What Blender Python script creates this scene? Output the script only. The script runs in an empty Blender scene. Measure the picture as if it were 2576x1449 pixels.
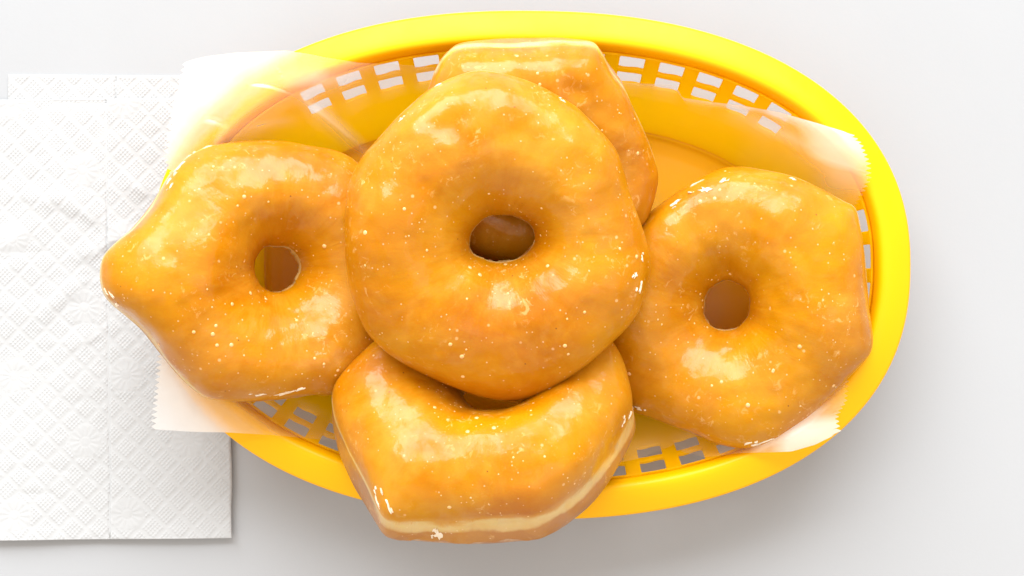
import bpy, math, random
import numpy as np
from mathutils import Vector, Matrix

random.seed(7)
rng = np.random.default_rng(11)
sc = bpy.context.scene
COL = sc.collection
CM = 0.01                                   # everything below is written in centimetres

# ------------------------------------------------------------------ camera, world, light
CAM_H = 50.0                                # camera height above the table, cm
FPX = 3814.0                                # focal length in photo pixels (2576 px wide)
cam = bpy.data.cameras.new("camera")
cam_o = bpy.data.objects.new("camera", cam)
COL.objects.link(cam_o)
cam_o.location = (0, 0, CAM_H * CM)
cam.sensor_width = 36.0
cam.lens = FPX / 2576.0 * 36.0
cam.clip_start = 0.01
cam.clip_end = 50
sc.camera = cam_o

w = bpy.data.worlds.new("World")
sc.world = w
w.use_nodes = True
bg = w.node_tree.nodes["Background"]
bg.inputs[0].default_value = (1.0, 0.925, 0.84, 1)
bg.inputs[1].default_value = 0.79

def area(name, loc, target, sx, sy, power, color):
    l = bpy.data.lights.new(name, 'AREA')
    l.shape = 'RECTANGLE'; l.size = sx; l.size_y = sy; l.energy = power; l.color = color
    o = bpy.data.objects.new(name, l); COL.objects.link(o)
    o.location = loc
    o.rotation_euler = (Vector(target) - Vector(loc)).to_track_quat('-Z', 'Y').to_euler()
    return o
area("window_light", (-0.24, 2.34, 1.59), (0, 0, 0.03), 3.4, 2.2, 156.0, (0.91, 0.96, 1.0))
area("room_light", (0.9, -0.2, 1.5), (0.05, 0, 0), 0.8, 0.8, 1.2, (1.0, 0.97, 0.93))

sc.view_settings.view_transform = 'Standard'
sc.view_settings.look = 'None'
sc.view_settings.exposure = 0.62
sc.view_settings.gamma = 1.0
sc.cycles.max_bounces = 14
sc.cycles.diffuse_bounces = 6
sc.cycles.transmission_bounces = 8
sc.cycles.transparent_max_bounces = 12

# ------------------------------------------------------------------ helpers
def ray(px, py):
    return np.array([(px - 1288.0) / FPX, -(py - 724.5) / FPX, -1.0])
def at(px, py, z):
    "point of the place, in cm, that stands at height z under a spot of the photograph"
    d = ray(px, py) * (CAM_H - z)
    return np.array([d[0], d[1], z])

def _hash(i, j, k, seed):
    h = (i.astype(np.int64) * 374761393 + j.astype(np.int64) * 668265263 + k.astype(np.int64) * 2147483647 + seed * 974634777) & 0xffffffff
    h = ((h ^ (h >> 13)) * 1274126177) & 0xffffffff
    return ((h ^ (h >> 16)) & 0xffff) / 32767.5 - 1.0
def noise(P, f, seed=0):
    "smooth value noise, -1..1"
    Q = P * f + 100.0
    I = np.floor(Q); F = Q - I; F = F * F * F * (F * (F * 6 - 15) + 10)
    I = I.astype(np.int64)
    r = 0
    for a in (0, 1):
        wa = F[..., 0] if a else 1 - F[..., 0]
        for b in (0, 1):
            wb = F[..., 1] if b else 1 - F[..., 1]
            for c in (0, 1):
                wc = F[..., 2] if c else 1 - F[..., 2]
                r = r + wa * wb * wc * _hash(I[..., 0] + a, I[..., 1] + b, I[..., 2] + c, seed)
    return r

def mesh_np(name, verts_cm, faces, mat, parent=None, smooth=True, attrs=None):
    "verts in cm, faces an (n,4) or (n,3) array or a list of tuples"
    me = bpy.data.meshes.new(name)
    me.from_pydata((np.asarray(verts_cm) * CM).tolist(), [], faces.tolist() if hasattr(faces, 'tolist') else faces)
    if smooth:
        me.polygons.foreach_set('use_smooth', [True] * len(me.polygons))
    for k, v in (attrs or {}).items():
        a = me.attributes.new(k, 'FLOAT', 'POINT'); a.data.foreach_set('value', np.asarray(v, dtype=np.float32).ravel())
    me.materials.append(mat)
    me.update()
    o = bpy.data.objects.new(name, me); COL.objects.link(o)
    if parent is not None:
        o.parent = parent
    return o
def grid_faces(nu, nv, wrap_u=False, wrap_v=False):
    u = np.arange(nu if wrap_u else nu - 1); v = np.arange(nv if wrap_v else nv - 1)
    U, V = np.meshgrid(u, v, indexing='ij')
    U2 = (U + 1) % nu; V2 = (V + 1) % nv
    return np.stack([U * nv + V, U2 * nv + V, U2 * nv + V2, U * nv + V2], -1).reshape(-1, 4)
def empty(name, label, cat, loc_cm, group=None):
    o = bpy.data.objects.new(name, None); COL.objects.link(o)
    o.empty_display_size = 0.01
    o.location = (loc_cm[0] * CM, loc_cm[1] * CM, loc_cm[2] * CM)
    o['label'] = label; o['category'] = cat
    if group: o['group'] = group
    return o
def poly(pts, t):
    "point at fraction t (array) of a polyline, by its length"
    P = np.array(pts, float); L = np.r_[0, np.cumsum(np.linalg.norm(np.diff(P, axis=0), axis=1))]; L /= L[-1]
    return np.stack([np.interp(t, L, P[:, 0]), np.interp(t, L, P[:, 1])], -1)

class NT:
    "small shader writer"
    def __init__(s, name):
        s.m = bpy.data.materials.new(name); s.m.use_nodes = True
        s.t = s.m.node_tree; s.t.nodes.clear()
        s.out = s.t.nodes.new('ShaderNodeOutputMaterial')
    def n(s, kind, **kw):
        nd = s.t.nodes.new('ShaderNode' + kind)
        for k, v in kw.items():
            if k.startswith('_'): setattr(nd, k[1:], v)
            else:
                key = int(k[1:]) if k[0] == 'i' and k[1:].isdigit() else k.replace('__', ' ')
                if hasattr(v, 'is_output'): s.t.links.new(v, nd.inputs[key])
                else: nd.inputs[key].default_value = v
        return nd
    def math(s, op, a, b=0.0, c=None, clamp=False):
        nd = s.t.nodes.new('ShaderNodeMath'); nd.operation = op; nd.use_clamp = clamp
        for i, v in enumerate((a, b) if c is None else (a, b, c)):
            if hasattr(v, 'is_output'): s.t.links.new(v, nd.inputs[i])
            else: nd.inputs[i].default_value = v
        return nd.outputs[0]
    def ramp(s, fac, stops):
        nd = s.t.nodes.new('ShaderNodeValToRGB'); s.t.links.new(fac, nd.inputs[0])
        e = nd.color_ramp.elements
        while len(e) < len(stops): e.new(0.5)
        for el, (p, c) in zip(e, stops):
            el.position = p; el.color = (*c, 1) if not np.isscalar(c) else (c, c, c, 1)
        return nd.outputs[0]
    def mix(s, f, a, b):
        nd = s.t.nodes.new('ShaderNodeMix'); nd.data_type = 'RGBA'
        for i, v in ((0, f), (6, a), (7, b)):
            if hasattr(v, 'is_output'): s.t.links.new(v, nd.inputs[i])
            else: nd.inputs[i].default_value = v if np.isscalar(v) else (*v, 1)
        return nd.outputs[2]
    def noise(s, vec, scale, detail=3, rough=0.55, dist=0.0):
        nd = s.n('TexNoise', Vector=vec, Scale=scale, Detail=detail, Roughness=rough, Distortion=dist)
        return nd.outputs['Fac']
    def end(s, sh):
        s.t.links.new(sh, s.out.inputs['Surface']); return s.m
    def obj(s): return s.n('TexCoord').outputs['Object']

# ------------------------------------------------------------------ materials
def mat_table():
    t = NT('white_laminate'); v = t.obj()
    r = t.ramp(t.noise(v, 30, 4), [(0.3, 0.30), (0.7, 0.42)])
    c = t.mix(t.noise(v, 6, 3), (0.355, 0.360, 0.372), (0.371, 0.376, 0.388))
    b = t.n('Bump', Strength=0.04, Distance=0.0005, Height=t.noise(v, 900, 2)).outputs[0]
    p = t.n('BsdfPrincipled', Base__Color=c, Roughness=r, Normal=b)
    return t.end(p.outputs[0])
def mat_plastic(name, thin):
    t = NT(name); v = t.obj()
    b = t.n('Bump', Strength=0.06, Distance=0.0004, Height=t.noise(v, 700, 3)).outputs[0]
    r = t.ramp(t.noise(v, 60, 4), [(0.3, 0.30), (0.7, 0.45)])
    p = t.n('BsdfPrincipled', Base__Color=(0.98, 0.49, 0.0002, 1), Roughness=r, Normal=b)
    p.inputs['Specular IOR Level'].default_value = 0.22
    tr = t.n('BsdfTranslucent', Color=(0.99, 0.83, 0.0002, 1))
    m = t.n('MixShader', i0=thin, i1=p.outputs[0], i2=tr.outputs[0])
    return t.end(m.outputs[0])
def mat_wax():
    t = NT('wax_paper'); v = t.obj()
    fib = t.noise(v, 260, 4, 0.6)
    b = t.n('Bump', Strength=0.25, Distance=0.0004, Height=fib).outputs[0]
    d = t.n('BsdfDiffuse', Color=(0.90, 0.89, 0.87, 1), Normal=b)
    tl = t.n('BsdfTranslucent', Color=(0.995, 0.99, 0.975, 1), Normal=b)
    tp = t.n('BsdfTransparent', Color=(0.995, 0.99, 0.975, 1))
    # fat from the doughnuts has soaked the middle of the sheet and made it clear
    gr = t.n('Attribute', _attribute_name='grease').outputs['Fac']
    gr = t.math('ADD', gr, t.math('MULTIPLY', t.math('SUBTRACT', t.noise(v, 45, 4), 0.5), 0.5))
    dt = t.n('MixShader', i0=t.ramp(gr, [(0.15, 0.60), (0.5, 0.97)]), i1=d.outputs[0], i2=tl.outputs[0])
    ft = t.n('Attribute', _attribute_name='soaked').outputs['Fac']
    ft = t.math('ADD', ft, t.math('MULTIPLY', t.math('SUBTRACT', t.noise(v, 28, 3), 0.5), 1.0))
    m1 = t.n('MixShader', i0=t.ramp(ft, [(0.10, 0.10), (0.30, 0.72), (0.7, 0.90)]), i1=dt.outputs[0], i2=tp.outputs[0])
    # drier, cloudier patches and fold lines in the sheet
    lf = t.n('Attribute', _attribute_name='lift').outputs['Fac']
    pt = t.math('ADD', t.ramp(t.noise(v, 26, 5, 0.5, 0.3), [(0.50, 0.0), (0.68, 0.05)]), t.math('MULTIPLY', lf, 0.34), clamp=True)
    m1 = t.n('MixShader', i0=pt, i1=m1.outputs[0], i2=d.outputs[0])
    gl = t.n('BsdfGlossy', Color=(1, 1, 1, 1), Roughness=0.3, Normal=b)
    m2 = t.n('MixShader', i0=0.012, i1=m1.outputs[0], i2=gl.outputs[0])
    return t.end(m2.outputs[0])
def mat_napkin():
    t = NT('white_tissue'); v = t.obj()
    b = t.n('Bump', Strength=0.25, Distance=0.0002, Height=t.noise(v, 1500, 3, 0.7)).outputs[0]
    d = t.n('BsdfPrincipled', Base__Color=(0.485, 0.487, 0.49, 1), Roughness=0.9, Normal=b)
    d.inputs['Specular IOR Level'].default_value = 0.1
    tl = t.n('BsdfTranslucent', Color=(0.9, 0.9, 0.9, 1))
    return t.end(t.n('MixShader', i0=0.12, i1=d.outputs[0], i2=tl.outputs[0]).outputs[0])
def side_colour(t, v):
    "fried skin above, the pale band round the middle, browner underside"
    lat = t.n('Attribute', _attribute_name='lat').outputs['Fac']
    wob = t.math('ADD', t.math('ADD', lat, 0.5), t.math('MULTIPLY', t.math('SUBTRACT', t.noise(v, 60, 4), 0.5), 0.15))
    return t.ramp(wob, [(0.20, (0.34, 0.13, 0.02)), (0.448, (0.43, 0.18, 0.04)), (0.468, (0.62, 0.40, 0.15)), (0.495, (0.66, 0.46, 0.18)), (0.525, (0.60, 0.28, 0.03))])
def mat_dough():
    t = NT('fried_dough'); v = t.obj()
    c = side_colour(t, v)
    n2 = t.noise(v, 160, 5, 0.65)
    c = t.mix(t.ramp(n2, [(0.45, 0.0), (0.75, 0.5)]), c, (0.80, 0.60, 0.38))
    b = t.n('Bump', Strength=0.5, Distance=0.0008, Height=n2).outputs[0]
    p = t.n('BsdfPrincipled', Base__Color=c, Roughness=0.4, Normal=b)
    p.inputs['Coat Weight'].default_value = 0.5
    p.inputs['Coat Roughness'].default_value = 0.2
    p.inputs['Subsurface Weight'].default_value = 0.15
    p.inputs['Subsurface Radius'].default_value = (1, 0.4, 0.12)
    p.inputs['Subsurface Scale'].default_value = 0.004
    p.inputs['Specular IOR Level'].default_value = 0.25
    return t.end(p.outputs[0])
def mat_glaze(i):
    t = NT('sugar_glaze'); 
    v0 = t.obj()
    v = t.n('VectorMath', _operation='ADD', i0=v0, i1=(i * 0.37, i * 0.21, i * 0.11)).outputs[0]
    ang = t.n('Attribute', _attribute_name='ang_x').outputs['Fac']
    ang2 = t.n('Attribute', _attribute_name='ang_y').outputs['Fac']
    rad = t.n('Attribute', _attribute_name='rad').outputs['Fac']
    sv = t.n('CombineXYZ', X=ang, Y=ang2, Z=t.math('MULTIPLY', rad, 0.12)).outputs[0]
    streak = t.noise(sv, 7.0 + i * 0.3, 4, 0.6, 0.2)
    big = t.noise(v, 30, 3, 0.5, 0.5)
    mid = t.noise(v, 70, 3, 0.5, 0.4)
    fine = t.noise(v, 420, 3, 0.6)
    base = t.ramp(big, [(0.30, (0.42, 0.128, 0.0001)), (0.50, (0.485, 0.177, 0.0003)), (0.72, (0.545, 0.228, 0.001))])
    lat = t.n('Attribute', _attribute_name='lat').outputs['Fac']
    lw = t.math('ADD', lat, t.math('MULTIPLY', t.math('SUBTRACT', t.noise(v, 60, 4), 0.5), 0.15))
    base = t.mix(t.ramp(t.math('ADD', lw, 0.5), [(0.50, 1.0), (0.57, 0.0)]), base, side_colour(t, v))
    # thin milky sugar film, lying in patches and drawn out round the hole
    film = t.math('ADD', t.math('MULTIPLY', t.noise(v, 44, 9, 0.66, 0.7), 0.75), t.math('MULTIPLY', streak, 0.25))
    fm = t.ramp(film, [(0.46, 0.0), (0.58, 0.26), (0.70, 0.52)])
    c = t.mix(fm, base, (0.60, 0.295, 0.028))
    fk = t.math('MULTIPLY', t.ramp(t.noise(v, 52, 3, 0.6, 0.5), [(0.50, 0.0), (0.62, 1.0)]), t.ramp(t.noise(v, 330, 7, 0.7, 0.8), [(0.56, 0.0), (0.64, 0.35)]))
    c = t.mix(fk, c, (0.80, 0.52, 0.20))
    vb = t.n('TexVoronoi', Vector=v, Scale=330.0, Randomness=1.0)
    sb = t.math('MULTIPLY', t.ramp(vb.outputs['Distance'], [(0.10, 1.0), (0.20, 0.0)]), t.ramp(t.n('SeparateColor', i0=vb.outputs['Color']).outputs[0], [(0.90, 0.0), (0.94, 0.35)]))
    c = t.mix(sb, c, (0.92, 0.66, 0.36))
    # fine specks of crystallised sugar and rare dark crumbs
    vo = t.n('TexVoronoi', Vector=v, Scale=620.0, Randomness=1.0)
    sp = t.math('MULTIPLY', t.ramp(vo.outputs['Distance'], [(0.10, 1.0), (0.19, 0.0)]), t.ramp(t.n('SeparateColor', i0=vo.outputs['Color']).outputs[0], [(0.74, 0.0), (0.82, 0.34)]))
    c = t.mix(sp, c, (0.93, 0.75, 0.50))
    vd = t.n('TexVoronoi', Vector=v, Scale=190.0, Randomness=1.0)
    dk = t.math('MULTIPLY', t.ramp(vd.outputs['Distance'], [(0.030, 1.0), (0.055, 0.0)]), t.ramp(t.n('SeparateColor', i0=vd.outputs['Color']).outputs[1], [(0.72, 0.0), (0.74, 0.9)]))
    c = t.mix(dk, c, (0.16, 0.05, 0.01))
    h = t.math('ADD', t.math('MULTIPLY', big, 0.45), t.math('MULTIPLY', mid, 0.14))
    h = t.math('ADD', h, t.math('MULTIPLY', streak, 0.16))
    h = t.math('ADD', h, t.math('MULTIPLY', t.math('ADD', sp, sb), 0.04))
    b = t.n('Bump', Strength=0.45, Distance=0.0022, Height=h).outputs[0]
    # the wet glaze skin has its own ripples
    hc = t.math('ADD', t.math('MULTIPLY', mid, 0.7), t.math('MULTIPLY', t.noise(v, 150, 3, 0.6, 1.0), 0.22))
    hc = t.math('ADD', hc, t.math('MULTIPLY', sp, 0.10))
    hc = t.math('ADD', hc, t.math('MULTIPLY', fine, 0.015))
    bc = t.n('Bump', Strength=0.4, Distance=0.0020, Height=hc, Normal=b).outputs[0]
    cw = t.ramp(t.noise(v, 75, 8, 0.7, 0.6), [(0.42, 0.06), (0.54, 0.60)])
    p = t.n('BsdfPrincipled', Base__Color=c, Roughness=0.42, Normal=b)
    t.t.links.new(bc, p.inputs['Coat Normal']); t.t.links.new(cw, p.inputs['Coat Weight'])
    p.inputs['Coat Roughness'].default_value = 0.11
    p.inputs['Coat IOR'].default_value = 1.42
    p.inputs['Specular IOR Level'].default_value = 0.12
    p.inputs['Subsurface Weight'].default_value = 0.22
    p.inputs['Subsurface Radius'].default_value = (1, 0.42, 0.08)
    p.inputs['Subsurface Scale'].default_value = 0.0035
    return t.end(p.outputs[0])
def mat_bubble():
    t = NT('glaze_bubble')
    p = t.n('BsdfPrincipled', Base__Color=(0.78, 0.44, 0.17, 1), Roughness=0.25)
    p.inputs['Subsurface Weight'].default_value = 0.3
    p.inputs['Subsurface Radius'].default_value = (1, 0.5, 0.2)
    p.inputs['Subsurface Scale'].default_value = 0.001
    return t.end(p.outputs[0])
def mat_flake():
    t = NT('dry_glaze'); v = t.obj()
    c = t.mix(t.noise(v, 500, 3), (0.78, 0.60, 0.38), (0.82, 0.74, 0.62))
    p = t.n('BsdfPrincipled', Base__Color=c, Roughness=0.35)
    return t.end(p.outputs[0])
M_TABLE, M_PLASTIC, M_WAX, M_NAP = mat_table(), mat_plastic('yellow_plastic_rim', 0.14), mat_wax(), mat_napkin()
M_THIN = mat_plastic('yellow_plastic_wall', 0.62)
M_DOUGH, M_BUB, M_FLAKE = mat_dough(), mat_bubble(), mat_flake()

# ------------------------------------------------------------------ table
def build_table():
    X, Y, T = 90.0, 60.0, 2.5
    e = 0.25
    ring = lambda ins, z: [(-X + ins, -Y + ins, z), (X - ins, -Y + ins, z), (X - ins, Y - ins, z), (-X + ins, Y - ins, z)]
    v = ring(0, -T) + ring(0, -e) + ring(e, 0)
    f = [(3, 2, 1, 0)] + [(a + i, a + (i + 1) % 4, a + 4 + (i + 1) % 4, a + 4 + i) for a in (0, 4) for i in range(4)] + [(8, 9, 10, 11)]
    o = mesh_np('table', v, f, M_TABLE, smooth=False)
    o['kind'] = 'structure'; o['label'] = 'smooth white laminate table top under the basket'
build_table()

# ------------------------------------------------------------------ basket
OV = dict(cx=0.556, cy=0.715, a=11.86, b=7.92, th=-0.0093, n=2.274)
def oval(nn):
    "points of the rim's outer edge spread evenly by length, and inward normals"
    t = np.linspace(0, 2 * math.pi, 8001)[:-1]
    c, s = np.cos(t), np.sin(t)
    u = OV['a'] * np.sign(c) * np.abs(c) ** (2 / OV['n']); v = OV['b'] * np.sign(s) * np.abs(s) ** (2 / OV['n'])
    ct, st = math.cos(OV['th']), math.sin(OV['th'])
    P = np.stack([OV['cx'] + u * ct - v * st, OV['cy'] + u * st + v * ct], -1)
    L = np.r_[0, np.cumsum(np.linalg.norm(np.roll(P, -1, 0) - P, axis=1))]
    q = np.linspace(0, L[-1], nn + 1)[:-1]
    PP = np.vstack([P, P[:1]])
    R = np.stack([np.interp(q, L, PP[:, 0]), np.interp(q, L, PP[:, 1])], -1)
    T = np.roll(R, -1, 0) - np.roll(R, 1, 0); T /= np.linalg.norm(T, axis=1)[:, None]
    for _ in range(6):                      # even out the normals round the tight ends
        T = (np.roll(T, 1, 0) + T + np.roll(T, -1, 0)); T /= np.linalg.norm(T, axis=1)[:, None]
    return R, np.stack([-T[:, 1], T[:, 0]], -1)
ZS = 0.86                                    # the basket is rather shallow
RIM_PROFILE = [(0.10, 2.95), (0.02, 2.98), (0.0, 3.05), (0.0, 3.22), (0.03, 3.28), (0.10, 3.32), (0.25, 3.40), (0.45, 3.50), (0.65, 3.58), (0.85, 3.64),
               (0.97, 3.655), (1.05, 3.63), (1.12, 3.56), (1.18, 3.44), (1.22, 3.30), (1.26, 3.20)]
def wall_inset(z): return 1.16 + (3.20 - z) / 2.8 * 2.0
def build_basket():
    root = empty('serving_basket', 'oval yellow plastic basket with slotted walls holding the doughnuts', 'basket', (OV['cx'], OV['cy'], 0))
    off = np.array([OV['cx'], OV['cy'], 0])
    PER, NH = 8, 47                         # columns per hole and bar; number of holes round the oval
    N = PER * NH
    R, Nn = oval(N)
    ring = lambda d, z: np.column_stack([R + Nn * d, np.full(N, z)]) - off
    # rolled rim
    V = np.stack([ring(d, z * ZS) for d, z in [(d_ * 0.92, z_) for d_, z_ in RIM_PROFILE]], 1)
    o = mesh_np('rim', V.reshape(-1, 3), grid_faces(N, len(RIM_PROFILE), True), M_PLASTIC, root)
    s = o.modifiers.new('thickness', 'SOLIDIFY'); s.thickness = 0.13 * CM; s.offset = -1
    # slotted wall
    rows = []
    for k, (z, h) in enumerate([(3.20, 0), (3.14, 1), (2.73, 0), (2.57, 1), (2.18, 0), (1.70, 0), (1.00, 0), (0.40, 0)]):
        rows.append((z, h))
    V = []
    col = np.arange(N) % PER
    wave = np.where(col <= 5, 0.02 * np.sin(col / 5.0 * 2 * math.pi), 0)
    for k, (z, h) in enumerate(rows):
        zz = np.full(N, z)
        if k in (2, 4): zz = z + wave
        if k == 3: zz = z + wave * 0.3
        d = wall_inset(zz)
        V.append(np.column_stack([R + Nn * d[:, None], np.maximum(zz * ZS, 0.40)]) - off)
    V = np.stack(V, 1)
    F = grid_faces(N, len(rows), True).reshape(N, len(rows) - 1, 4)
    keep = np.ones((N, len(rows) - 1), bool)
    # two stretches of the wall, at the upper left and the upper right, are solid
    mid = (np.arange(N) // PER) * PER + 2
    W = (R + Nn * 1.6)[mid]
    slotted = ~(((W[:, 0] < -6.6) & (W[:, 1] > 1.5)) | ((W[:, 0] > 8.75) & (W[:, 1] > 2.6)))
    for k, (z, h) in enumerate(rows[:-1]):
        if h: keep[:, k] = ~((col < 5) & slotted)
    o = mesh_np('wall', V.reshape(-1, 3), F[keep], M_THIN, root, smooth=False)
    s = o.modifiers.new('thickness', 'SOLIDIFY'); s.thickness = 0.14 * CM; s.offset = 0
    b = o.modifiers.new('soft_edges', 'BEVEL'); b.width = 0.025 * CM; b.segments = 1; b.limit_method = 'ANGLE'; b.angle_limit = math.radians(50)
    # floor dish with a low foot ring
    d0 = wall_inset(0.40)
    prof = [(d0, 0.40), (d0 + 0.10, 0.26), (d0 + 0.28, 0.19), (d0 + 0.6, 0.16), (d0 + 1.4, 0.16)]
    V = [ring(d, z) for d, z in prof]
    inner = V[-1]
    for f in (0.75, 0.5, 0.25): V.append(np.column_stack([inner[:, :2] * f, np.full(N, 0.16)]))
    V = np.stack(V, 1)
    vv = np.vstack([V.reshape(-1, 3), [[0, 0, 0.16]]])
    k = V.shape[1]
    fs = grid_faces(N, k, True).tolist() + [(i * k + k - 1, ((i + 1) % N) * k + k - 1, N * k) for i in range(N)]
    o = mesh_np('floor', vv, fs, M_PLASTIC, root)
    s = o.modifiers.new('thickness', 'SOLIDIFY'); s.thickness = 0.12 * CM; s.offset = 0
    prof = [(d0 + 0.30, 0.125), (d0 + 0.32, 0.0), (d0 + 0.44, 0.0), (d0 + 0.46, 0.125)]
    V = np.stack([ring(d, z) for d, z in prof], 1)
    mesh_np('foot_ring', V.reshape(-1, 3), grid_faces(N, 4, True, True), M_PLASTIC, root, smooth=False)
build_basket()

# ------------------------------------------------------------------ wax paper liner
RB, _nb = oval(500)
def inset_of(xy):
    "distance inside the rim's outer edge, negative outside"
    sh = xy.shape[:-1]; q = xy.reshape(-1, 2)
    out = np.empty(len(q))
    for a in range(0, len(q), 20000):
        b = q[a:a + 20000]
        D = np.linalg.norm(b[:, None] - RB[None], axis=2); i = D.argmin(1)
        sg = np.sign(((b - RB[i]) * _nb[i]).sum(1)); out[a:a + 20000] = D.min(1) * sg
    return out.reshape(sh)
def paper_height(xy):
    d = inset_of(xy)
    z = np.interp(d, [-3, -1.5, -0.3, 0.5, 0.95, 1.25, 1.6, 2.2, 2.8, 3.3, 3.8, 9], [3.10, 3.26, 3.32, 3.30, 3.26, 3.00, 2.55, 1.85, 1.15, 0.62, 0.33, 0.31])
    # lifted off the rim at the top left corner and at the right end
    tl = np.exp(-(((xy[..., 0] + 9.0) / 2.6) ** 2 + ((xy[..., 1] - 5.6) / 2.2) ** 2))
    z = z + 0.55 * tl
    tr = np.exp(-(((xy[..., 0] - 9.6) / 1.6) ** 2 + ((xy[..., 1] - 4.2) / 1.0) ** 2))
    z = z + 0.50 * tr
    br = np.exp(-(((xy[..., 0] - 8.9) / 1.0) ** 2 + ((xy[..., 1] + 4.4) / 0.8) ** 2))
    z = z + 0.45 * br
    return z
def build_paper():
    top = [(466, 155), (520, 143), (590, 134), (720, 128), (770, 135), (822, 146), (900, 158), (985, 161), (1100, 170), (1300, 185), (1500, 200), (1600, 210), (1690, 214), (1706, 228), (1716, 247), (1790, 258), (1870, 266), (1960, 283), (2060, 312), (2141, 336)]
    bot = [(385, 1080), (480, 1086), (580, 1088), (700, 1095), (830, 1108), (1000, 1160), (1250, 1190), (1450, 1185), (1545, 1166), (1600, 1155), (1650, 1137), (1695, 1119), (1720, 1138), (1773, 1150), (1857, 1139), (1930, 1137), (1990, 1135), (2050, 1118), (2110, 1089)]
    lef = [(466, 155), (448, 215), (430, 300), (416, 390), (424, 425), (446, 455), (500, 560), (500, 700), (425, 820), (402, 900), (394, 980), (385, 1080)]
    rig = [(2141, 336), (2166, 362), (2184, 410), (2184, 452), (2150, 520), (2145, 700), (2135, 900), (2126, 1010), (2104, 1045), (2110, 1089)]
    nu, nv = 250, 460
    u = np.linspace(0, 1, nu); v = np.linspace(0, 1, nv)
    u = np.r_[0, 0.004, 0.012, np.linspace(0.02, 0.98, nu - 6), 0.988, 0.996, 1.0]
    U, Vv = np.meshgrid(u, v, indexing='ij')
    T, B, Lf, Rg = poly(top, U), poly(bot, U), poly(lef, Vv), poly(rig, Vv)
    c = [np.array(p, float) for p in (top[0], top[-1], bot[0], bot[-1])]
    u_, v_ = U[..., None], Vv[..., None]
    PX = (1 - v_) * T + v_ * B + (1 - u_) * Lf + u_ * Rg - ((1 - u_) * (1 - v_) * c[0] + u_ * (1 - v_) * c[1] + (1 - u_) * v_ * c[2] + u_ * v_ * c[3])
    teeth = np.abs(((Vv * 66) % 1) * 2 - 1) - 0.5
    PX[..., 0] += teeth * 13 * (np.clip(1 - U / 0.012, 0, 1) - np.clip(1 - (1 - U) / 0.012, 0, 1)) * (1 + 0.35 * noise(np.stack([U * 3, Vv * 66 * 0.5, U * 0], -1), 1.0, 3))
    z = np.full(U.shape, 1.5)
    for _ in range(6):
        xy = np.stack([(PX[..., 0] - 1288) / FPX * (CAM_H - z), -(PX[..., 1] - 724.5) / FPX * (CAM_H - z)], -1)
        z = 0.3 * z + 0.7 * paper_height(xy)
    P = np.concatenate([xy, z[..., None]], -1)
    # creases and soft buckles, away from the crushed floor
    fl = np.clip((z - 0.32) / 1.0, 0, 1)
    z += fl * (0.10 * np.abs(noise(P * np.array([1, 1, 0]), 0.55, 5)) + 0.03 * noise(P * np.array([1, 1, 0]), 1.6, 6))
    def crease(p0, p1, amp, wd):
        a = np.array(p0, float); b = np.array(p1, float); d = b - a; L = np.linalg.norm(d); d /= L
        q = PX - a; s = q @ d; n = q @ np.array([-d[1], d[0]])
        n = n + 8 * np.sin(s / L * math.pi)
        return amp * np.clip(1 - np.abs(n) / wd, 0, 1) ** 1.5 * np.clip(np.minimum(s, L - s) / (0.3 * L), 0, 1)
    z += crease((625, 212), (740, 238), 0.22, 7) + crease((690, 170), (712, 208), 0.08, 5) + crease((505, 300), (580, 325), 0.12, 12)
    z += crease((740, 250), (930, 400), 0.40, 34) + crease((560, 300), (500, 420), 0.18, 16) + crease((410, 440), (480, 455), 0.15, 8)
    z += crease((1760, 262), (2050, 420), 0.18, 50) + crease((1706, 226), (1718, 250), 0.15, 7) + crease((580, 1005), (760, 1075), 0.12, 18)
    P[..., 2] = z
    tips = 0.8 * np.exp(-(((P[..., 0] - 9.6) / 1.7) ** 2 + ((P[..., 1] - 4.3) / 0.9) ** 2)) + 0.8 * np.exp(-(((P[..., 0] - 8.9) / 1.2) ** 2 + ((P[..., 1] + 4.5) / 0.8) ** 2))
    lift = crease((735, 225), (945, 420), 1.0, 34) + 0.6 * np.exp(-(((PX[..., 0] - 800) / 85) ** 2 + ((PX[..., 1] - 205) / 32) ** 2)) + crease((600, 335), (760, 300), 0.5, 26)
    lift = lift + 0.7 * np.exp(-(((PX[..., 0] - 2110) / 55) ** 2 + ((PX[..., 1] - 450) / 45) ** 2)) + 0.5 * crease((1830, 275), (2080, 400), 1.0, 40) + 0.9 * np.exp(-(Vv / 0.012) ** 2) * np.clip((U - 0.62) / 0.1, 0, 1)
    tips = tips + 0.22 * crease((735, 235), (940, 400), 1.0, 42) + 0.3 * np.exp(-(((PX[..., 0] - 810) / 90) ** 2 + ((PX[..., 1] - 205) / 35) ** 2))
    tips = tips + 0.7 * np.exp(-(Vv / 0.035) ** 2) * np.clip((U - 0.72) / 0.1, 0, 1)
    o = mesh_np('wax_paper', P.reshape(-1, 3), grid_faces(nu, nv), M_WAX, attrs={'lift': np.clip(lift, 0, 1), 'grease': np.clip((inset_of(P[..., :2]) + 0.4) / 1.6 - tips, 0, 1), 'soaked': np.clip((inset_of(P[..., :2]) - 0.5) / 1.3 - tips, 0, 1)})
    o['label'] = 'translucent white wax paper sheet with sawtooth ends lining the yellow basket'
    o['category'] = 'wax paper'
build_paper()

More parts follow.
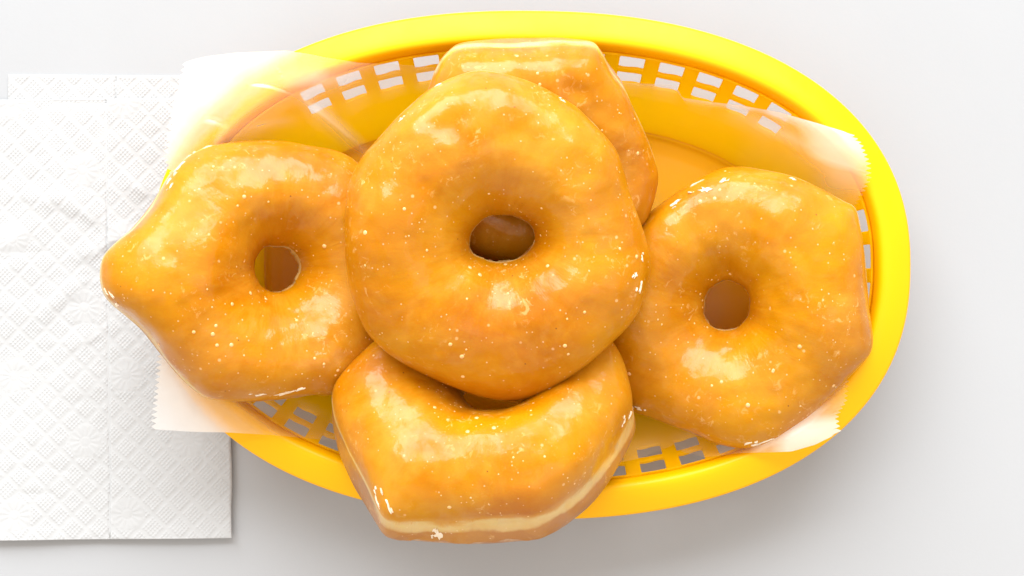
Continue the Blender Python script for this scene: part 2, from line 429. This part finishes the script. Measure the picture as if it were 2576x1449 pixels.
# ------------------------------------------------------------------ napkins
def emboss(S, T, flowers):
    "height of the stamped pattern at cm coordinates S, T"
    r2 = math.sqrt(0.5)
    p, q = (S + T) * r2, (S - T) * r2
    cell = 0.62
    fp, fq = np.abs((p / cell) % 1 - 0.5) * 2, np.abs((q / cell) % 1 - 0.5) * 2     # 1 on the band lines
    band = np.maximum(np.clip((fp - 0.74) / 0.10, 0, 1), np.clip((fq - 0.74) / 0.10, 0, 1))
    d_ = 0.104
    dots = (np.cos(p * 2 * math.pi / d_) + np.cos(q * 2 * math.pi / d_)) / 2
    dots = np.clip(dots, -0.35, 1)
    h = 0.014 * dots * (1 - band) - 0.009 * band
    fl = np.zeros_like(S)
    for cx, cy in flowers:
        r = np.hypot(S - cx, T - cy); a = np.arctan2(T - cy, S - cx)
        m = np.clip((0.60 - r) / 0.06, 0, 1)
        pet = np.where((r > 0.20) & (r < 0.50), 0.5 + 0.5 * np.cos(a * 13), 0) * 0.007 + np.where(r < 0.13, 0.004, 0)
        h = h * (1 - m) + m * pet
    return h
def build_napkin(name, label, x0, x1, y0, y1, z0, rot, seam, flowers, seed, lift, step=0.0225, wrinkles=(), group='white embossed paper napkins'):
    nu, nv = int((x1 - x0) / step), int((y1 - y0) / step)
    S, T = np.meshgrid(np.linspace(x0, x1, nu), np.linspace(y0, y1, nv), indexing='ij')
    Q = np.stack([S, T, np.full_like(S, seed * 3.3)], -1)
    h = emboss(S, T, flowers)
    h = h + 0.04 * noise(Q, 0.35, seed) + 0.020 * np.abs(noise(Q * np.array([1, 1.8, 1]), 0.7, seed + 1)) + 0.006 * noise(Q, 4.0, seed + 2)
    for (ax, ay, bx, by, am, wd) in wrinkles:
        L = math.hypot(bx - ax, by - ay); ux, uy = (bx - ax) / L, (by - ay) / L
        s_ = (S - ax) * ux + (T - ay) * uy; n_ = -(S - ax) * uy + (T - ay) * ux + 0.12 * np.sin(s_ * 2.2)
        h = h + am * np.clip(np.minimum(s_, L - s_) / (0.35 * L), 0, 1) * np.where(n_ > 0, np.exp(-(n_ / wd) ** 2), np.exp(-(n_ / (wd * 0.6)) ** 2))
    edge = np.minimum(np.minimum(S - x0, x1 - S), np.minimum(T - y0, y1 - T))
    h = h - 0.08 * np.exp(-np.abs(S - seam) / 0.022) + 0.02 * np.clip((S - seam) / 0.03, -1, 0)
    h = h * np.clip(edge / 0.08 + 0.3, 0, 1) - 0.03 * np.exp(-edge / 0.03)
    up = lift * (np.exp(-(T - y0) / 0.9) * (0.7 + 0.3 * np.sin(S * 1.1 + seed)))
    wob = 0.02 * noise(np.stack([T, T * 0, S * 0], -1), 0.8, seed + 5)
    cx, cy = (x0 + x1) / 2, (y0 + y1) / 2
    c, s = math.cos(rot), math.sin(rot)
    X = (S - cx + wob) * c - (T - cy) * s; Y = (S - cx) * s + (T - cy) * c
    root = empty(name, label, 'napkin', (cx, cy, 0), group)
    P = np.stack([X, Y, z0 + 0.09 + h + up], -1)
    # top ply, closed down at its edges
    rim = np.concatenate([P[:, 0], P[-1, 1:], P[-2::-1, -1], P[0, -2:0:-1]])
    low = rim.copy(); low[:, 2] -= 0.075
    ids = np.arange(nu * nv).reshape(nu, nv)
    rid = np.concatenate([ids[:, 0], ids[-1, 1:], ids[-2::-1, -1], ids[0, -2:0:-1]])
    n0 = nu * nv; k = len(rid); i = np.arange(k)
    sk = np.stack([rid, n0 + i, n0 + (i + 1) % k, rid[(i + 1) % k]], -1)
    mesh_np('top_ply', np.vstack([P.reshape(-1, 3), low]), np.vstack([grid_faces(nu, nv), sk]), M_NAP, root)
    # lower plies: slightly set back, coarser
    st = 12
    G = P[::st, ::st].copy()
    G[..., :2] *= np.array([0.996, 0.998])
    for kk in range(2):
        A = G.copy(); A[..., 2] = z0 + 0.045 - kk * 0.022 + up[::st, ::st] * (0.8 - 0.25 * kk)
        A[..., 0] += 0.02 - 0.05 * kk
        a, b = A.shape[:2]
        lo = A.copy(); lo[..., 2] -= 0.016
        f1 = grid_faces(a, b); f2 = f1[:, ::-1] + a * b
        idd = np.arange(a * b).reshape(a, b)
        r_ = np.concatenate([idd[:, 0], idd[-1, 1:], idd[-2::-1, -1], idd[0, -2:0:-1]]); kq = len(r_); ii = np.arange(kq)
        f3 = np.stack([r_, r_ + a * b, r_[(ii + 1) % kq] + a * b, r_[(ii + 1) % kq]], -1)
        mesh_np('lower_ply', np.vstack([A.reshape(-1, 3), lo.reshape(-1, 3)]), np.vstack([f1, f2, f3]), M_NAP, root)
    return root
def fl(pts, z=0.25): return [tuple(at(px, py, z)[:2]) for px, py in pts]
lat = [(x, y) for x in (33, 316) for y in (254, 599, 944, 1294)] + [(x, y) for x in (-70, 211, 472) for y in (427, 772, 1110)]
build_napkin('paper_napkin', 'folded white embossed napkin lying on top, its right edge beside the basket', -17.2, -9.27, -8.25, 6.22, 0.13, math.radians(0.6), at(272, 0, 0.2)[0], fl(lat), 1, 0.12, wrinkles=[(*at(a, b, 0.25)[:2], *at(c, d, 0.25)[:2], m, w_) for a, b, c, d, m, w_ in ((20, 470, 330, 575, 0.06, 0.45), (170, 650, 330, 590, 0.06, 0.35), (250, 590, 400, 600, 0.035, 0.35), (60, 800, 240, 700, 0.04, 0.4), (-40, 620, 120, 560, 0.04, 0.5), (300, 420, 420, 520, 0.04, 0.4), (120, 880, 300, 830, 0.03, 0.3))])
lat2 = [(x, y) for x in (90, 370) for y in (150, 495)] + [(x, y) for x in (230, 510) for y in (323, 668)]
build_napkin('paper_napkin', 'folded white napkin underneath, only its back strip showing behind the top napkin', -16.65, -9.75, -7.0, 7.0, 0.0, math.radians(-0.5), at(287, 0, 0.1)[0], fl(lat2), 4, 0.0)

# ------------------------------------------------------------------ doughnuts
def smooth_closed(px, n=720):
    P = np.array(px, float); L = len(P); out = []
    t = np.linspace(0, 1, 12, endpoint=False)[:, None]
    for i in range(L):
        a, b, c, d = P[i - 1], P[i], P[(i + 1) % L], P[(i + 2) % L]
        out.append(0.5 * ((2 * b) + (-a + c) * t + (2 * a - 5 * b + 4 * c - d) * t ** 2 + (-a + 3 * b - 3 * c + d) * t ** 3))
    return np.vstack(out)
def doughnut(idx, label, outline, hole, z0, tilt, hT, hB, dents=(), flakes=(), edge_lo=-0.55, pT=2.25, nbub=90, drip=None, bulge=0.05):
    n = np.array([tilt[0], tilt[1], 1.0]); n /= np.linalg.norm(n)
    ex = np.array([1, 0, 0]) - n * n[0]; ex /= np.linalg.norm(ex); ey = np.cross(n, ex)
    C = at(hole[0], hole[1], z0)
    O = np.array([0, 0, CAM_H])
    def local(px, py, h=0.0):
        d = ray(px, py); t = ((C + n * h - O) @ n) / (d @ n); q = O + d * t - C
        return q @ ex, q @ ey
    def polar(pts):
        L = np.array([local(*p) for p in pts]); a = np.arctan2(L[:, 1], L[:, 0]); r = np.hypot(L[:, 0], L[:, 1])
        o = np.argsort(a); a, r = a[o], r[o]
        return np.r_[a - 2 * math.pi, a, a + 2 * math.pi], np.r_[r, r, r]
    oa, orr = polar(smooth_closed(outline))
    th = np.linspace(0, 2 * math.pi, 49)[:-1]
    cr, sr = math.cos(hole[4]), math.sin(hole[4])
    hp = [(hole[0] + hole[2] * math.cos(t) * cr - hole[3] * math.sin(t) * sr, hole[1] + hole[2] * math.cos(t) * sr + hole[3] * math.sin(t) * cr) for t in th]
    ha, hr = polar(hp)
    def outer(a):
        r = np.interp(a % (2 * math.pi), oa, orr)
        return r
    def inner(a):
        q = np.stack([np.cos(a), np.sin(a), np.full_like(a, idx * 2.0)], -1)
        return np.interp(a % (2 * math.pi), ha, hr) * (1 + 0.07 * noise(q, 2.2, idx))
    # rounded flanks blend the traced outline (equator) to a rounder ring at the crest
    A_ = np.linspace(0, 2 * math.pi, 361)[:-1]
    ob = outer(A_); k = np.exp(-0.5 * (np.minimum(np.arange(360), 360 - np.arange(360)) / 14.0) ** 2); k /= k.sum()
    os_ = np.real(np.fft.ifft(np.fft.fft(ob) * np.fft.fft(k)))
    def soft(a): return np.interp(a % (2 * math.pi), np.r_[A_, 2 * math.pi], np.r_[os_, os_[0]])
    dl = [(*local(px, py, hT * 0.8), rad, dep) for px, py, rad, dep in dents]
    def surf(a, f):
        "a: angle round the hole, f: angle round the ring's section (0 outside, pi/2 top, pi hole, -pi/2 underside)"
        top = np.sin(f) >= 0
        cs, sn = np.cos(f), np.sin(f)
        p = np.where(top, np.where(cs > 0, pT, 1.65), np.where(cs > 0, 4.2, 3.0))
        u = np.sign(cs) * np.abs(cs) ** (2 / p); v = np.sign(sn) * np.abs(sn) ** (2 / p)
        ri = inner(a)
        crest = np.clip(np.abs(sn), 0, 1) ** 1.5
        ro = outer(a) * (1 - crest) + soft(a) * crest
        m, wd = (ri + ro) / 2, (ro - ri) / 2
        rho = m + wd * u + np.where((~top) & (cs > 0), bulge * np.sin(np.clip(-f, 0, PI / 2) * 2) ** 0.7, 0)
        q = np.stack([np.cos(a) * 1.3, np.sin(a) * 1.3, np.full_like(a, idx * 5.0)], -1)
        H = np.where(top, hT * (1 + 0.13 * noise(q, 1.0, idx + 20)), hB)
        z = H * v
        x, y = rho * np.cos(a), rho * np.sin(a)
        Q = np.stack([x, y, z], -1) + idx * 13.7
        g = np.clip(sn + 0.5, 0, 1)
        z = z + g * (0.16 * noise(Q, 0.42, idx + 1) + 0.065 * noise(Q, 0.95, idx + 2) + 0.022 * noise(Q, 2.6, idx + 3))
        rr = 0.03 * noise(Q, 1.3, idx + 4) * (1 - np.abs(sn))
        for lx, ly, rad, dep in dl:
            z = z - np.where(top, dep * np.exp(-((x - lx) ** 2 + (y - ly) ** 2) / rad ** 2), 0)
        x, y = x + rr * np.cos(a), y + rr * np.sin(a)
        return x[..., None] * ex + y[..., None] * ey + z[..., None] * n
    root = empty('glazed_doughnut', label, 'doughnut', C, 'glazed ring doughnuts heaped in the yellow basket')
    lshift = lambda a: (-0.07 * np.clip(-np.cos(a) - 0.35, 0, 0.5) / 0.5) if idx == 4 else 0.0
    # dough
    na, nf = 260, 96
    a, f = np.meshgrid(np.linspace(0, 2 * math.pi, na, endpoint=False), np.linspace(-math.pi, math.pi, nf, endpoint=False), indexing='ij')
    P = surf(a, f)
    prof = np.where(np.cos(f) > -0.2, np.sin(f), -0.07) * 0.5 + lshift(a)
    mesh_np('dough', P.reshape(-1, 3), grid_faces(na, nf, True, True), M_DOUGH, root, attrs={'lat': prof})
    # glaze skin over the top, its lower edge ragged
    na, nf = 420, 170
    th = np.linspace(0, 2 * math.pi, na, endpoint=False)
    q = np.stack([np.cos(th), np.sin(th), th * 0 + idx], -1)
    lo = edge_lo + 0.16 * noise(q, 3.0, idx + 7) + 0.10 * noise(q, 9.0, idx + 8) + 0.06 * noise(q, 24.0, idx + 9)
    if drip is not None:
        for dpx, dpy, dw, dd in drip:
            lx, ly = local(dpx, dpy); da = np.angle(np.exp(1j * (th - math.atan2(ly, lx)))); lo = lo - dd * np.exp(-(da / dw) ** 2)
    hi = math.pi + 0.10 + 0.15 * noise(q, 5.0, idx + 10) + 0.08 * noise(q, 15.0, idx + 11)
    t = np.linspace(0, 1, nf)
    a = np.repeat(th[:, None], nf, 1); f = lo[:, None] + (hi - lo)[:, None] * t
    P = surf(a, f)
    dA = np.roll(P, -1, 0) - np.roll(P, 1, 0); dF = np.gradient(P, axis=1)
    N = np.cross(dA, dF); N /= np.linalg.norm(N, axis=-1)[..., None] + 1e-9
    e = np.minimum(t, 1 - t) / 0.018
    thick = np.where(e < 1, -0.03 + 0.07 * np.clip(e, 0, 1) ** 0.5, 0.04 - 0.012 * np.clip((e - 1) / 2, 0, 1))
    G = P + N * thick[None, :, None]
    x = G @ ex; y = G @ ey
    mesh_np('glaze', G.reshape(-1, 3), grid_faces(na, nf, True), mat_glaze(idx), root, attrs={'ang_x': np.cos(a), 'ang_y': np.sin(a), 'rad': np.hypot(x, y), 'lat': np.where(np.cos(f) > 0, np.sin(f), np.where(f > PI - 0.12, -0.07, 1.0)) * 0.5 + lshift(a)})
    # air bubbles set in the glaze
    W = (G + C).reshape(-1, 3); Nw = N.reshape(-1, 3)
    pxs = 1288 + FPX * W[:, 0] / (CAM_H - W[:, 2]); pys = 724.5 - FPX * W[:, 1] / (CAM_H - W[:, 2])
    ok = np.where((Nw[:, 2] > 0.25) & (G.reshape(-1, 3) @ n > 0.2))[0]
    area_w = 1.0 / (1 + 0 * ok)
    bv, bf = [], []
    r2 = np.random.default_rng(100 + idx)
    cand = r2.choice(ok, nbub * 3)
    cl = noise(W[cand], 0.65, idx + 40)
    cand = cand[np.argsort(-cl + r2.normal(0, 0.28, len(cand)))][:nbub]
    for ii in cand:
        rad = 0.018 + 0.045 * r2.random() ** 3
        c0 = G.reshape(-1, 3)[ii]; nn = Nw[ii]
        t1 = np.cross(nn, [0.3, 0.9, 0.1]); t1 /= np.linalg.norm(t1); t2 = np.cross(nn, t1)
        b0 = len(bv)
        for (rr, hh) in ((1.3, -0.2), (0.85, 0.20), (0.45, 0.34)):
            for k_ in range(8):
                aa = k_ * math.pi / 4
                bv.append(c0 + rad * (rr * (math.cos(aa) * t1 + math.sin(aa) * t2) + hh * nn))
        bv.append(c0 + nn * rad * 0.37)
        for l in (0, 1):
            for k_ in range(8):
                bf.append((b0 + l * 8 + k_, b0 + l * 8 + (k_ + 1) % 8, b0 + l * 8 + 8 + (k_ + 1) % 8, b0 + l * 8 + 8 + k_))
        for k_ in range(8): bf.append((b0 + 16 + k_, b0 + 16 + (k_ + 1) % 8, b0 + 24))
    o = mesh_np('glaze_bubbles', bv, bf, M_BUB, root); o['kind'] = 'stuff'
    # dry white flakes of glaze
    for (fx, fy, ln, wd, rot) in flakes:
        vis = np.where(Nw[:, 2] > -0.1)[0]
        ii = vis[np.argmin((pxs[vis] - fx) ** 2 + (pys[vis] - fy) ** 2)]
        c0 = G.reshape(-1, 3)[ii]; nn = Nw[ii]
        t1 = np.array([math.cos(rot), math.sin(rot), 0.0]); t1 -= nn * (t1 @ nn); t1 /= np.linalg.norm(t1); t2 = np.cross(nn, t1)
        for piece in range(3):
            m = 15; vs = []
            rr = 0.35 + 0.85 * r2.random(m) ** 1.3
            sc_ = (1.0, 0.55, 0.4)[piece]
            off_ = (0, 0) if piece == 0 else (r2.normal(0, ln * 1.1), r2.normal(0, wd * 1.6))
            for hgt in (-0.05, 0.012):
                for k_ in range(m):
                    aa = 2 * math.pi * k_ / m
                    q_ = (off_[0] + sc_ * rr[k_] * ln * math.cos(aa)), (off_[1] + sc_ * rr[k_] * wd * 1.25 * math.sin(aa))
                    vs.append(c0 + q_[0] * t1 + q_[1] * t2 + nn * (hgt + 0.012 * math.sin(aa * 2 + fx)))
            fs = [(m + k_, m + (k_ + 1) % m, 2 * m) for k_ in range(m)] + [(k_, (k_ + 1) % m, m + (k_ + 1) % m, m + k_) for k_ in range(m)]
            vs.append(c0 + off_[0] * t1 + off_[1] * t2 + nn * 0.03)
            mesh_np('glaze_flake', vs, fs, M_FLAKE, root, smooth=False)
    return root

PI = math.pi
doughnut(1, 'large round glazed doughnut on top of the heap, in the middle', [
    (1260,185),(1320,203),(1380,230),(1440,266),(1490,310),(1530,355),(1556,400),(1572,450),(1586,500),(1602,545),(1617,590),(1632,645),(1631,690),(1618,740),(1600,785),(1562,830),(1520,870),(1480,906),(1430,946),(1385,979),(1330,1000),(1270,1004),(1220,996),(1150,972),(1080,942),(1020,912),(970,878),(930,838),(905,788),(885,720),(874,650),(870,580),(873,510),(885,450),(910,405),(950,355),(990,310),(1035,265),(1085,225),(1140,198),(1195,183)],
    (1261, 600, 84, 62, -0.1), 5.3, (0.02, -0.13), 1.75, 1.6,
    dents=[(1130,315,0.55,0.25),(1290,330,0.5,0.10),(1240,545,0.35,0.10),(1500,800,0.6,0.06)],
    flakes=[(1600,690,0.12,0.05,1.2),(1610,730,0.14,0.05,1.3),(1615,650,0.10,0.04,1.4),(1384,978,0.09,0.05,0.3),(1100,215,0.10,0.05,0.5),(1418,255,0.10,0.05,-0.6),(1010,300,0.10,0.05,0.2)], nbub=70)
doughnut(2, 'glazed doughnut with a pointed tip overhanging the napkin', [
    (255,690),(264,645),(298,610),(340,577),(380,530),(410,482),(440,430),(480,393),(530,370),(600,360),(680,357),(760,366),(830,380),(890,408),(955,480),(990,580),(1012,690),(1005,800),(970,890),(900,950),(835,990),(780,992),(720,999),(650,1006),(570,1004),(520,996),(478,965),(438,922),(400,872),(368,830),(328,795),(288,765),(263,735)],
    (695, 676, 58, 60, 0.3), 3.30, (0.40, 0.02), 1.7, 0.95,
    dents=[(750,560,0.6,0.12)],
    flakes=[(452,420,0.30,0.08,0.9),(425,455,0.16,0.06,0.7),(470,395,0.16,0.06,0.6),(520,370,0.14,0.05,0.4),(430,470,0.10,0.05,0.3),(280,745,0.12,0.05,2.4),(268,735,0.10,0.04,2.3),(715,990,0.30,0.07,0.05),(660,992,0.16,0.05,0.1)], nbub=60)
doughnut(3, 'squarish glazed doughnut lying against the right end of the basket', [
    (1560,640),(1600,568),(1640,532),(1690,495),(1740,465),(1800,434),(1850,422),(1920,429),(1990,445),(2060,474),(2118,506),(2148,524),(2160,565),(2170,620),(2175,700),(2182,770),(2191,830),(2187,885),(2160,922),(2118,962),(2060,1020),(2000,1070),(1940,1108),(1880,1125),(1820,1116),(1760,1092),(1700,1068),(1640,1046),(1595,1030),(1555,985),(1515,900),(1495,800),(1515,710)],
    (1827, 768, 60, 66, 0.2), 2.70, (-0.23, -0.06), 1.7, 1.2,
    dents=[(1790,690,0.7,0.10)],
    flakes=[(1750,462,0.20,0.05,-0.2),(1775,478,0.26,0.08,-0.3),(1822,455,0.16,0.05,0.6),(1700,510,0.22,0.06,0.3),(1880,1116,0.14,0.06,0.8),(1905,1118,0.12,0.04,0.5),(1930,1108,0.22,0.03,0.5),(1606,1028,0.12,0.07,0.2),(1995,450,0.10,0.04,-0.3)], nbub=60)
doughnut(4, 'glazed doughnut tipped over the front rim, showing its pale side and brown underside', [
    (1000,862),(940,905),(882,952),(845,990),(838,1020),(848,1070),(868,1120),(893,1170),(920,1220),(944,1266),(962,1300),(985,1311),(1050,1311),(1120,1311),(1200,1311),(1290,1309),(1345,1306),(1400,1280),(1450,1240),(1500,1190),(1540,1130),(1577,1066),(1590,1030),(1577,965),(1553,915),(1520,868),(1470,790),(1380,735),(1250,705),(1120,740),(1050,800)],
    (1245, 988, 86, 60, 0.0), 3.72, (-0.02, 0.72), 1.65, 1.6,
    flakes=[(1104,1345,0.13,0.22,0.0),(975,1270,0.05,0.20,0.3),(950,1262,0.06,0.16,0.3),(1585,1045,0.14,0.06,1.2),(1570,1060,0.12,0.05,0.6)], pT=2.7, nbub=60, bulge=0.24)
doughnut(5, 'glazed doughnut leaning on the back rim behind the top doughnut', [
    (1075,250),(1098,185),(1128,142),(1165,121),(1250,118),(1350,115),(1440,113),(1490,117),(1512,140),(1535,180),(1570,230),(1596,290),(1620,340),(1641,390),(1652,430),(1646,470),(1632,510),(1613,550),(1550,600),(1450,640),(1330,655),(1210,635),(1110,565),(1055,470),(1042,380),(1053,310)],
    (1335, 390, 70, 60, 0.0), 3.50, (0.03, -0.42), 1.5, 1.25,
    dents=[(1430,215,0.35,0.12),(1460,230,0.3,0.08)],
    flakes=[(1075,245,0.08,0.04,0.9)], pT=2.7, nbub=50)
